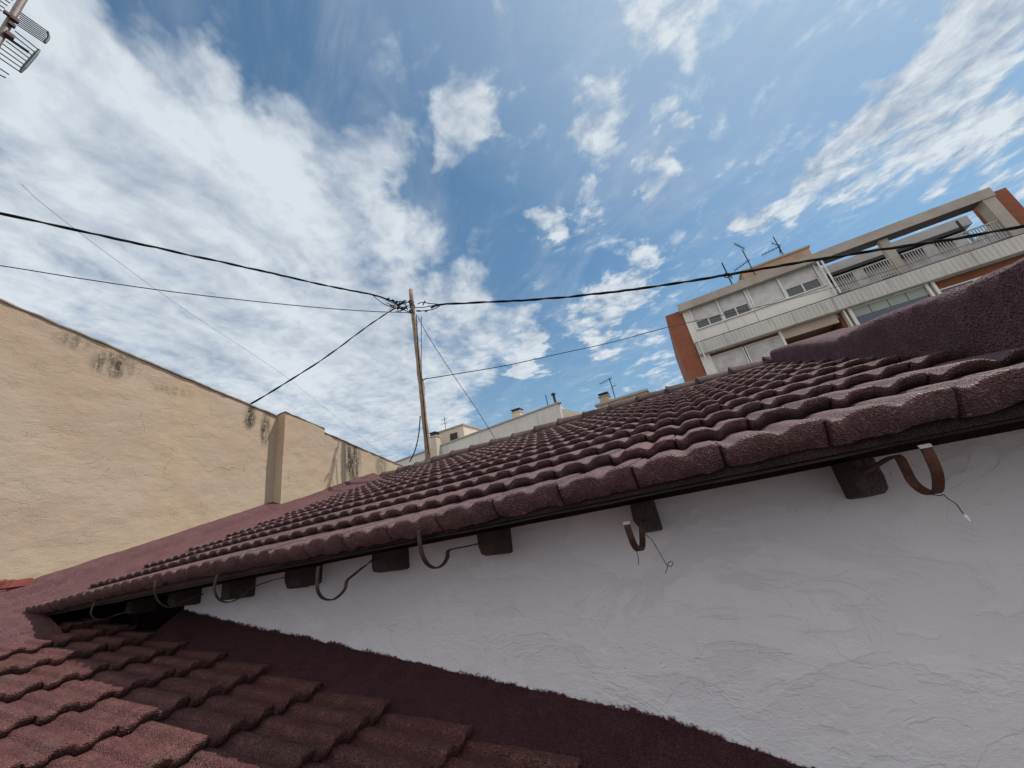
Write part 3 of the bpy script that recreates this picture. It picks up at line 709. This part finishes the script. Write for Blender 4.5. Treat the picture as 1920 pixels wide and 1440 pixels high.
part('joint_shadow_line', 'dark', [(5.86, 5.88, FY - .004, FY - .001, 9.2, 10.0), (4.22, 4.235, FY - .004, FY - .001, 9.2, 10.0), (2.14, 17.3, FY - .33, FY - .02, 9.125, 9.158)])  # panel joints; the long strip is a shadow gap painted dark
# fluted slab bands
def flutes(x0, x1, y, z0, z1, step=.20):
    mb = MB(); mb.box(x0, x1, y, y + .5, z0, z1)
    x = x0 + .05
    while x < x1 - .1: mb.box(x, x + step * .8, y - .014, y - .001, z0 + .02, z1 - .05); x += step
    return mb
flutes(2.16, 17.31, FY - .32, 8.30, 9.12).build('fluted_band', 'fluted', ap)
flutes(2.16, 17.31, FY - .32, 5.2, 6.05).build('fluted_band', 'fluted', ap)
for b_ in ((9.60, 9.68, FY - .42, FY - .36, 9.2, 11.5), (9.80, 9.88, FY - .42, FY - .36, 9.2, 11.5), (2.35, 2.42, FY - .43, FY - .36, 6.1, 10.0)): part('drain_pipe', 'white_frame', [b_])
# lower storey
for b_ in [(2.16, 2.72, FY, FY + .5, 6.06, 8.29), (6.50, 6.62, FY, FY + .4, 6.06, 8.29), (9.62, 9.70, FY - .1, FY + .3, 6.06, 8.29), (9.84, 9.98, FY - .1, FY + .3, 6.06, 8.29), (13.15, 13.26, FY - .1, FY + .3, 6.06, 8.29), (13.40, 13.52, FY - .1, FY + .3, 6.06, 8.29)]: part('pier', 'facade_white', [b_])
part('lintel', 'brick', [(2.73, 6.49, FY + .28, FY + .45, 8.12, 8.29)])
for x0, x1 in ((2.80, 4.5), (4.68, 6.42)):
    w = part('window', 'white_frame', [(x0 - .06, x1 + .06, FY + .13, FY + .26, 8.06, 8.11), (x0 - .06, x0, FY + .13, FY + .26, 6.06, 8.06), (x1, x1 + .06, FY + .13, FY + .26, 6.06, 8.06)])
    part('roller_shutter', 'shutter', [(x0 + .001, x1 - .001, FY + .2, FY + .25, 6.06 + k * .08, 6.06 + k * .08 + .07) for k in range(25)], w)
part('loggia_wall', 'brick', [(6.62, 9.6, FY + 2.2, FY + 2.4, 6.06, 8.3), (9.45, 9.6, FY + .3, FY + 2.19, 6.06, 8.3)])
part('loggia_ceiling', 'soffit_beige', [(6.63, 9.44, FY + .2, FY + 2.19, 8.06, 8.29), (6.63, 9.3, FY + .05, FY + .19, 7.75, 8.28)])
part('loggia_wall', 'tan', [(2.2, 17.3, FY + 2.41, FY + 2.6, -9, 8.29)])
w = part('enclosed_balcony', 'white_frame', [(9.99, 13.14, FY + .0, FY + .06, 8.22, 8.29)])
part('pane', 'green_panel', [(9.99 + k * .79, 9.99 + k * .79 + .76, FY + .03, FY + .06, 7.72, 8.219) for k in range(4)], w)
part('pane', 'glass_blue', [(9.99, 13.14, FY + .04, FY + .08, 6.06, 7.71)], w)
part('brick_panel', 'brick', [(13.53, 17.3, FY + .25, FY + .4, 7.85, 8.29)])
w = part('window', 'white_frame', [(13.53, 17.3, FY + .13, FY + .24, 7.78, 7.849), (14.9, 15.1, FY + .1, FY + .24, 6.06, 7.779)])
part('pane', 'glass_blue', [(13.53, 14.89, FY + .2, FY + .23, 6.06, 7.779), (15.11, 17.3, FY + .2, FY + .23, 6.06, 7.779)], w)
part('lower_wall', 'facade_white', [(2.16, 17.31, FY, FY + .4, -9, 5.19)])
part('floor_slab', 'grey_roof', [(2.16, 17.31, FY + .19, FY + 7, 8.32, 9.10)])
# terrace
part('column', 'cornice', [(12.62, 13.0, FY - .1, FY + .2, 9.16, 11.555)]); part('column', 'cornice', [(16.85, 17.31, FY - .3, FY + .3, 9.16, 11.555)])
part('terrace_wall', 'grey_roof', [(9.9, 18.2, FY + 4.6, FY + 4.9, 9.11, 12.3)])
part('terrace_canopy', 'grey_roof', [(10.6, 18.8, FY + 4.0, FY + 6.5, 12.38, 13.0)])
part('awning', 'dark', [(10.3, 18.3, FY + 3.9, FY + 4.59, 12.16, 12.37), (10.3, 18.3, FY + 3.95, FY + 4.59, 11.92, 12.04)])
part('terrace_side_wall', 'facade_white', [(9.63, 9.89, FY + .13, FY + 5, 9.16, 11.5)])
part('terrace_door', 'glass', [(11.2, 12.4, FY + 4.55, FY + 4.595, 9.2, 11.2)]); part('terrace_door', 'glass', [(14.1, 15.3, FY + 4.55, FY + 4.595, 9.2, 11.2)])
part('brace', 'antenna', [(17.0, 17.08, FY + 2, FY + 2.08, 9.2, 12.0)])
for (x0, x1, solid) in ((9.98, 12.6, ((10.8, 11.3),)), (13.02, 16.83, ((15.0, 15.5), (13.9, 14.3)))):
    mb = MB(); mb.box(x0, x1, FY - .26, FY - .20, 10.22, 10.28); mb.box(x0, x1, FY - .25, FY - .21, 9.25, 9.29)
    rl = mb.build('railing', 'rail', ap)
    mb = MB(); x = x0 + .03
    while x < x1: mb.box(x, x + .034, FY - .245, FY - .215, 9.291, 10.219); x += .115
    mb.build('balusters', 'rail', rl)
    for a, b in solid: part('panel', 'rail', [(a, b, FY - .24, FY - .22, 9.3, 10.21)], rl)
part('railing', 'white_frame', [(16.86, 16.92, FY + .4 + k * .14, FY + .44 + k * .14, 9.2, 10.3) for k in range(18)] + [(16.85, 16.93, FY + .35, FY + 2.9, 10.31, 10.36)])
# penthouse block
part('penthouse', 'pent', [(6.9, 10.95, FY + 3, FY + 6, 11.91, 14.30)]); part('penthouse_coping', 'cornice', [(6.8, 11.05, FY + 2.9, FY + 6.1, 14.301, 14.42)])
part('penthouse_annex', 'cornice', [(6.45, 6.899, FY + 3.2, FY + 5, 11.91, 13.9)])

def yagi(label, base, tip, Y, elems, ring=None, tubes=.035):
    a, b = onY(*base, Y), onY(*tip, Y); t = thing('rooftop_antenna', label, 'antenna', tuple(a), 'antennas on the far roofs')
    mb = MB(); mb.tube([a - V((0, 0, .35)), V((a.x, Y, b.z))], tubes, 8); mb.build('mast', 'antenna', t)
    for (p, q, cross) in elems:
        p, q = onY(*p, Y), onY(*q, Y); mb = MB(); mb.tube([p, q], tubes * .8, 6)
        for k in range(cross):
            c = p.lerp(q, k / max(1, cross - 1)); mb.tube([c - V((0, .3, .10)), c + V((0, .3, .10))], tubes * .35, 5); mb.tube([c - V((0, 0, .16)), c + V((0, 0, .16))], tubes * .3, 5)
        mb.build('boom', 'antenna', t)
    if ring:
        c = onY(*ring[0], Y); mb = MB(); mb.tube([c + V((math.cos(a_) * ring[1], 0, math.sin(a_) * ring[1])) for a_ in [2 * math.pi * k / 20 for k in range(21)]], tubes * .8, 6); mb.build('ring', 'antenna', t)
    return t
yagi('dark antenna with a ring at its middle, leftmost on the apartment cornice', (1376, 540), (1356, 492), 25.6, [((1362, 512), (1372, 520), 2)], ring=((1363, 516), .17), tubes=.045)
yagi('antenna with bent arms on top and middle, second along the apartment roof', (1412, 508), (1395, 467), 26.5, [((1395, 466), (1377, 457), 5), ((1404, 488), (1378, 507), 6)])
yagi('tallest antenna standing on the orange penthouse of the apartment block', (1471, 482), (1452, 443), 28.2, [((1462, 462), (1430, 478), 6), ((1461, 461), (1448, 456), 2), ((1461, 463), (1463, 475), 3)])

# ------------------------------------------------------------------ far white buildings
fa = thing('far_building', 'long low white building beyond the roof ridge, right of the pole', 'building', (-15, 28, -9))
A_, B_ = onY(740, 868, 26), onY(1047, 756, 26)
mb = MB(); x0 = A_.x - 8; sl_ = (B_.z - A_.z) / (B_.x - A_.x)
mb.hexa([(x0, 26, -9), (B_.x, 26, -9), (B_.x, 34, -9), (x0, 34, -9), (x0, 26, A_.z - 8 * sl_), (B_.x, 26, B_.z), (B_.x, 34, B_.z - 1.2), (x0, 34, A_.z - 8 * sl_ - 1.2)]); mb.build('wall', 'far_white', fa)
mb = MB(); mb.hexa([(x0, 25.9, A_.z - 8 * sl_), (B_.x + .1, 25.9, B_.z), (B_.x + .1, 26.3, B_.z), (x0, 26.3, A_.z - 8 * sl_), (x0, 25.9, A_.z - 8 * sl_ + .1), (B_.x + .1, 25.9, B_.z + .1), (B_.x + .1, 26.3, B_.z + .1), (x0, 26.3, A_.z - 8 * sl_ + .1)]); mb.build('coping', 'grey_roof', fa)
mb = MB(); mb.hexa([(B_.x + .0, 26.4, -9), (B_.x + 2.3, 29, -9), (B_.x + 2.3, 33, -9), (B_.x, 33, -9), (B_.x, 26.4, 8.2), (B_.x + 2.3, 29, 7.3), (B_.x + 2.3, 33, 7.3), (B_.x, 33, 8.2)]); mb.build('side_wing', 'far_cream', fa)
def chim(name, px, Y, w, mat, label, pots=2):
    b, t = onY(*px[0], Y), onY(*px[1], Y); c = thing('chimney', label, 'chimney', tuple(b), 'chimneys beyond the ridge')
    h = t.z - b.z; mb = MB(); mb.box(b.x - w / 2, b.x + w / 2, Y, Y + w, b.z - 1.0, b.z + h * .68); mb.box(b.x - w * .6, b.x + w * .6, Y - .07, Y + w + .07, b.z + h * .68 + .001, b.z + h * .74); mb.build('stack', mat, c)
    mb = MB(); mb.box(b.x - w * .45, b.x + w * .45, Y + .05, Y + w - .05, b.z + h * .741, b.z + h * .95); mb.box(b.x - w * .55, b.x + w * .55, Y - .05, Y + w + .05, b.z + h * .951, b.z + h); mb.build('cap', 'chimney_dark', c)
    return c
chim('c', [(969, 785), (968, 766)], 26.8, .75, 'far_cream', 'squat chimney with dark cap in the middle of the long white building')
chim('c', [(1135, 756), (1132, 736)], 24.6, .62, 'tan', 'squat chimney with dark cap beside the far aerial near the ridge')
chim('c', [(813, 838), (809, 811)], 25.4, .62, 'far_cream', 'slim pale chimney with dark cap just right of the pole')
ub = thing('rooftop_room', 'small cream rooftop room with one dark window right of the pole', 'building', (-17, 29, 7))
mb = MB(); q1, q2, q3 = onY(814, 815, 27), onY(868, 797, 27), onY(903, 808, 31)
mb.hexa([(q1.x, 27, 6.5), (q2.x, 27, 6.5), (q3.x + .2, 31, 6.5), (q1.x, 31, 6.5), (q1.x, 27, (q1.z + q2.z) / 2), (q2.x, 27, (q1.z + q2.z) / 2), (q3.x + .2, 31, q3.z), (q1.x, 31, q3.z)]); mb.build('wall', 'far_cream', ub)
a, b = onY(844, 817, 26.97), onY(855, 826, 26.97)
mb = MB(); mb.box(a.x, b.x + .2, 26.93, 26.99, b.z - .05, a.z + .12); mb.build('window', 'dark', ub)
mb = MB(); zz = (q1.z + q2.z) / 2; mb.hexa([(q1.x - .1, 26.9, zz + .002), (q2.x + .1, 26.9, zz + .002), (q3.x + .3, 31, q3.z + .002), (q1.x - .1, 31, q3.z + .002), (q1.x - .1, 26.9, zz + .12), (q2.x + .1, 26.9, zz + .12), (q3.x + .3, 31, q3.z + .12), (q1.x - .1, 31, q3.z + .12)]); mb.build('roof_edge', 'tan', ub)
yagi('pale far antenna on the cream rooftop room', (836, 808), (833, 782), 28, [((829, 787), (837, 785), 3), ((829, 795), (838, 793), 3)], tubes=.025)
fp = thing('flue_pipe', 'dark flue pipe with cowl at the right end of the long white building', 'flue pipe', tuple(onY(1046, 760, 26.2)))
a, b = onY(1044, 762, 26.2), onY(1038, 741, 26.2)
mb = MB(); mb.tube([a - V((0, 0, .2)), V((a.x - .06, 26.2, b.z))], .10, 10); mb.build('pipe', 'chimney_dark', fp)
mb = MB(); mb.tube([V((a.x - .06, 26.2, b.z + .03)), V((a.x - .06, 26.2, b.z + .14)), V((a.x - .06, 26.2, b.z + .2))], [.19, .17, .05], 12); mb.build('cowl', 'chimney_dark', fp)
mb = MB(); mb.tube([a + V((-.05, 0, .12)), a + V((.42, -.1, .14))], .055, 8); mb.build('elbow', 'chimney_dark', fp)
a, b = onY(1029, 768, 26.2), onY(1023, 740, 26.2)
mb = MB(); mb.tube([V((a.x, 26.2, a.z - .2)), V((a.x, 26.2, b.z))], .035, 8); tag(mb.build('vent_post', 'cable_grey'), 'thin grey post standing left of the dark flue pipe', 'post')
fb2 = thing('far_building', 'tan flat roofed building peeping over the ridge right of the antenna', 'building', (-3, 26, -9))
mb = MB(); mb.box(-4.75, -1.45, 24, 32, -9, 6.86); mb.build('wall', 'tan', fb2)
mb = MB(); mb.box(-4.85, -1.35, 23.9, 32.1, 6.861, 7.0); mb.build('coping', 'cornice', fb2)
yagi('thin antenna with a slanted boom near the ridge centre', (1153, 745), (1145, 708), 24.5, [((1146, 709), (1125, 720), 6), ((1148, 725), (1153, 722), 2)], tubes=.03)

# ------------------------------------------------------------------ ground
mb = MB(); mb.add([(-400, -400, -9), (400, -400, -9), (400, 400, -9), (-400, 400, -9)], [(0, 1, 2, 3)])
g_ = mb.build('ground', 'ground'); g_['kind'] = 'structure'

# ------------------------------------------------------------------ sky and sun
SUN = V((.42, .28, .90)).normalized()
el = math.asin(SUN.z); az = math.atan2(SUN.x, SUN.y)
w = bpy.data.worlds.new('World'); bpy.context.scene.world = w; w.use_nodes = True
nt = w.node_tree; nt.nodes.clear(); g = N(nt)
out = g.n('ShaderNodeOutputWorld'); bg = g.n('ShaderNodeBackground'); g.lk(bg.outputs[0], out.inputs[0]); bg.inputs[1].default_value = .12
sky = g.n('ShaderNodeTexSky', sky_type='NISHITA'); sky.sun_disc = False; sky.sun_elevation = el; sky.sun_rotation = az; sky.air_density = 1.0; sky.dust_density = .5; sky.ozone_density = 2.0
tc = g.n('ShaderNodeTexCoord').outputs['Generated']
nrm = g.n('ShaderNodeVectorMath', operation='NORMALIZE'); g.lk(tc, nrm.inputs[0]); d = nrm.outputs[0]
s = g.sep(d); zc = g.math('MAXIMUM', s[2], .04)
cb = g.n('ShaderNodeCombineXYZ'); g.lk(g.math('DIVIDE', s[0], zc), cb.inputs[0]); g.lk(g.math('DIVIDE', s[1], zc), cb.inputs[1])
P = cb.outputs[0]
CL = [ # px, py, radius px, amount
 (60, 120, 280, 1.0), (250, 330, 280, 1.05), (120, 480, 260, .9), (420, 420, 230, 1.0), (620, 420, 150, .9), (560, 260, 110, .6), (680, 300, 110, .7), (340, 120, 170, .7), (420, 600, 200, .95), (640, 640, 190, .95), (780, 740, 130, .8), (560, 750, 160, .8), (200, 560, 180, .7),
 (880, 610, 110, .75), (960, 600, 60, .6), (800, 460, 90, .6), (720, 520, 100, .7),
 (860, 210, 85, .95), (850, 300, 50, .6), (860, 150, 60, .5), (690, 80, 60, .35), (560, 150, 60, .3),
 (1110, 220, 70, .75), (1150, 170, 40, .45), (1225, 340, 40, .8), (1270, 260, 30, .7), (1235, 220, 28, .5), (1100, 390, 40, .6), (1030, 428, 30, .8), (1170, 450, 30, .4),
 (1150, 560, 65, .95), (1190, 505, 45, .85), (1120, 620, 50, .8), (1210, 630, 40, .5), (1090, 590, 40, .6), (1290, 510, 50, .5), (985, 662, 48, 1.1), (960, 600, 40, .6),
 (1270, 30, 100, .75), (1200, 60, 60, .6), (1290, 90, 50, .5), (1400, 425, 40, .9), (1470, 385, 55, .9), (1550, 335, 60, .95), (1620, 280, 75, 1.0), (1700, 210, 90, 1.0), (1800, 120, 100, 1.0), (1890, 60, 100, 1.0), (1880, 190, 80, .8), (1820, 240, 90, .9), (1750, 290, 60, .7), (1640, 220, 60, .6), (1760, 60, 50, .6), (1570, 240, 40, .55), (1900, 330, 60, .55), (1680, 330, 60, .5),
 (1240, 690, 70, .5), (700, 800, 110, .8), (1000, 745, 50, .2)]
wn = g.n('ShaderNodeTexNoise'); g.lk(P, wn.inputs[0]); wn.inputs['Scale'].default_value = 3.0; wn.inputs['Detail'].default_value = 5; wn.inputs['Roughness'].default_value = .6
wv1 = g.n('ShaderNodeVectorMath', operation='SUBTRACT'); g.lk(wn.outputs['Color'], wv1.inputs[0]); wv1.inputs[1].default_value = (.5, .5, .5)
wv2 = g.n('ShaderNodeVectorMath', operation='MULTIPLY_ADD'); g.lk(wv1.outputs[0], wv2.inputs[0]); wv2.inputs[1].default_value = (.30, .30, .30); g.lk(d, wv2.inputs[2])
wv3 = g.n('ShaderNodeVectorMath', operation='NORMALIZE'); g.lk(wv2.outputs[0], wv3.inputs[0]); dw = wv3.outputs[0]
tot = None
for (px, py, rad, amt) in CL:
    D = ray(px, py).normalized(); E = ray(px + rad * .7, py + rad * .7).normalized(); cosr = D.dot(E)
    wv = g.rng(g.dot(dw, tuple(D)), 1 - (1 - cosr) * 1.5, 1, 0, amt, True)
    tot = wv if tot is None else g.math('SMOOTH_MAX', tot, wv, .25)
warp = g.n('ShaderNodeTexNoise'); g.lk(P, warp.inputs[0]); warp.inputs['Scale'].default_value = 2.2; warp.inputs['Detail'].default_value = 4
wadd = g.n('ShaderNodeVectorMath', operation='ADD'); g.lk(P, wadd.inputs[0]); g.lk(g.scale(warp.outputs['Color'], (.22, .22, 0)), wadd.inputs[1])
n1 = g.noise(wadd.outputs[0], 5.5, 9, .58); n2 = g.noise(wadd.outputs[0], 15., 6, .6); n3 = g.noise(P, 1.3, 5, .5)
# soft streaks of thin high cloud
rot = g.n('ShaderNodeVectorRotate', rotation_type='Z_AXIS'); g.lk(P, rot.inputs[0]); rot.inputs['Angle'].default_value = R(38)
wisp = g.noise(g.scale(rot.outputs[0], (1.0, 2.4, 1)), 1.5, 7, .62, 1.0)
rs = g.n('ShaderNodeVectorRotate', rotation_type='Z_AXIS'); g.lk(wadd.outputs[0], rs.inputs[0]); rs.inputs['Angle'].default_value = R(-20)
soft = g.noise(g.scale(rs.outputs[0], (1.6, .7, 1)), 3.6, 7, .47)
softlow = g.noise(g.scale(rs.outputs[0], (1.3, .7, 1)), 1.7, 7, .5); lowm = g.rng(s[2], .60, .30, 0, .75, True)
left = g.rng(s[0], -.10, -.36, 0, .80, True)
soft = g.math('ADD', g.math('MULTIPLY', soft, g.math('SUBTRACT', 1., lowm)), g.math('MULTIPLY', softlow, lowm))
n1 = g.math('ADD', g.math('MULTIPLY', n1, g.math('SUBTRACT', 1., left)), g.math('MULTIPLY', soft, left))
n2 = g.math('ADD', .5, g.math('MULTIPLY', g.math('SUBTRACT', n2, .5), g.math('SUBTRACT', 1., g.math('MULTIPLY', left, .55))))
dens = g.math('ADD', g.math('ADD', tot, g.math('MULTIPLY', g.math('MULTIPLY', tot, left), .22)), g.math('ADD', g.math('MULTIPLY', g.math('SUBTRACT', n1, .5), 2.3), g.math('MULTIPLY', g.math('SUBTRACT', n2, .5), .6)))
cov = g.rng(dens, .22, .98, 0, 1, True)
thin = g.math('MULTIPLY', g.rng(wisp, .42, .8, 0, .30, True), 1.)
cov2 = g.math('MAXIMUM', cov, g.math('ADD', thin, g.math('MULTIPLY', tot, .12)))
shade = g.rng(g.math('ADD', g.math('MULTIPLY', n2, .35), g.math('ADD', g.math('MULTIPLY', n1, .5), g.math('MULTIPLY', n3, .25))), .46, .61)
ccol = g.mix(shade, (3.2, 3.8, 4.7), (6.2, 6.7, 7.1))
mul = g.n('ShaderNodeVectorMath', operation='MULTIPLY'); g.lk(sky.outputs[0], mul.inputs[0]); mul.inputs[1].default_value = (.72, .98, .98)
low_h = g.rng(s[2], .05, .60, .55, 0, True)
skyc = g.mix(low_h, mul.outputs[0], (2.6, 3.8, 5.0))
skyc = g.mix(g.rng(g.dot(d, tuple(SUN)), .72, .99, 0, .55), skyc, (4.0, 5.0, 6.2))
vis = g.mix(g.math('MULTIPLY', cov2, .93), skyc, ccol)
# added bright bank behind the camera, out of view, fills shaded walls
fill_cloud = g.math('MULTIPLY', g.math('MULTIPLY', g.rng(s[1], -.08, -.42, 0, 1, True), g.rng(s[2], .0, .42, .35, 1, True)), g.rng(g.noise(P, 1.2, 5, .5), .30, .5, .6, 1))
g.lk(g.mix(fill_cloud, vis, (9.2, 8.9, 9.2)), bg.inputs[0])

sd = bpy.data.lights.new('sun', 'SUN'); sd.energy = 4.3; sd.angle = R(.5); sd.color = (1, .95, .88)
so = bpy.data.objects.new('sun', sd); C.objects.link(so); so.rotation_euler = (-SUN).to_track_quat('-Z', 'Y').to_euler(); so.location = (5, 5, 20)

# ------------------------------------------------------------------ camera
cd = bpy.data.cameras.new('camera'); co = bpy.data.objects.new('camera', cd); C.objects.link(co)
cd.sensor_width = 36; cd.lens = 36 * FPX / 1920; cd.clip_start = .02; cd.clip_end = 2000
right = V((Xc[0], Yc[0], Zc[0])); down = V((Xc[1], Yc[1], Zc[1])); fwd = V((Xc[2], Yc[2], Zc[2]))
co.matrix_world = Matrix(((right.x, -down.x, -fwd.x, 0), (right.y, -down.y, -fwd.y, 0), (right.z, -down.z, -fwd.z, 0), (0, 0, 0, 1)))
sc = bpy.context.scene; sc.camera = co
sc.view_settings.view_transform = 'Standard'; sc.view_settings.look = 'None'; sc.view_settings.exposure = 0; sc.view_settings.gamma = 1
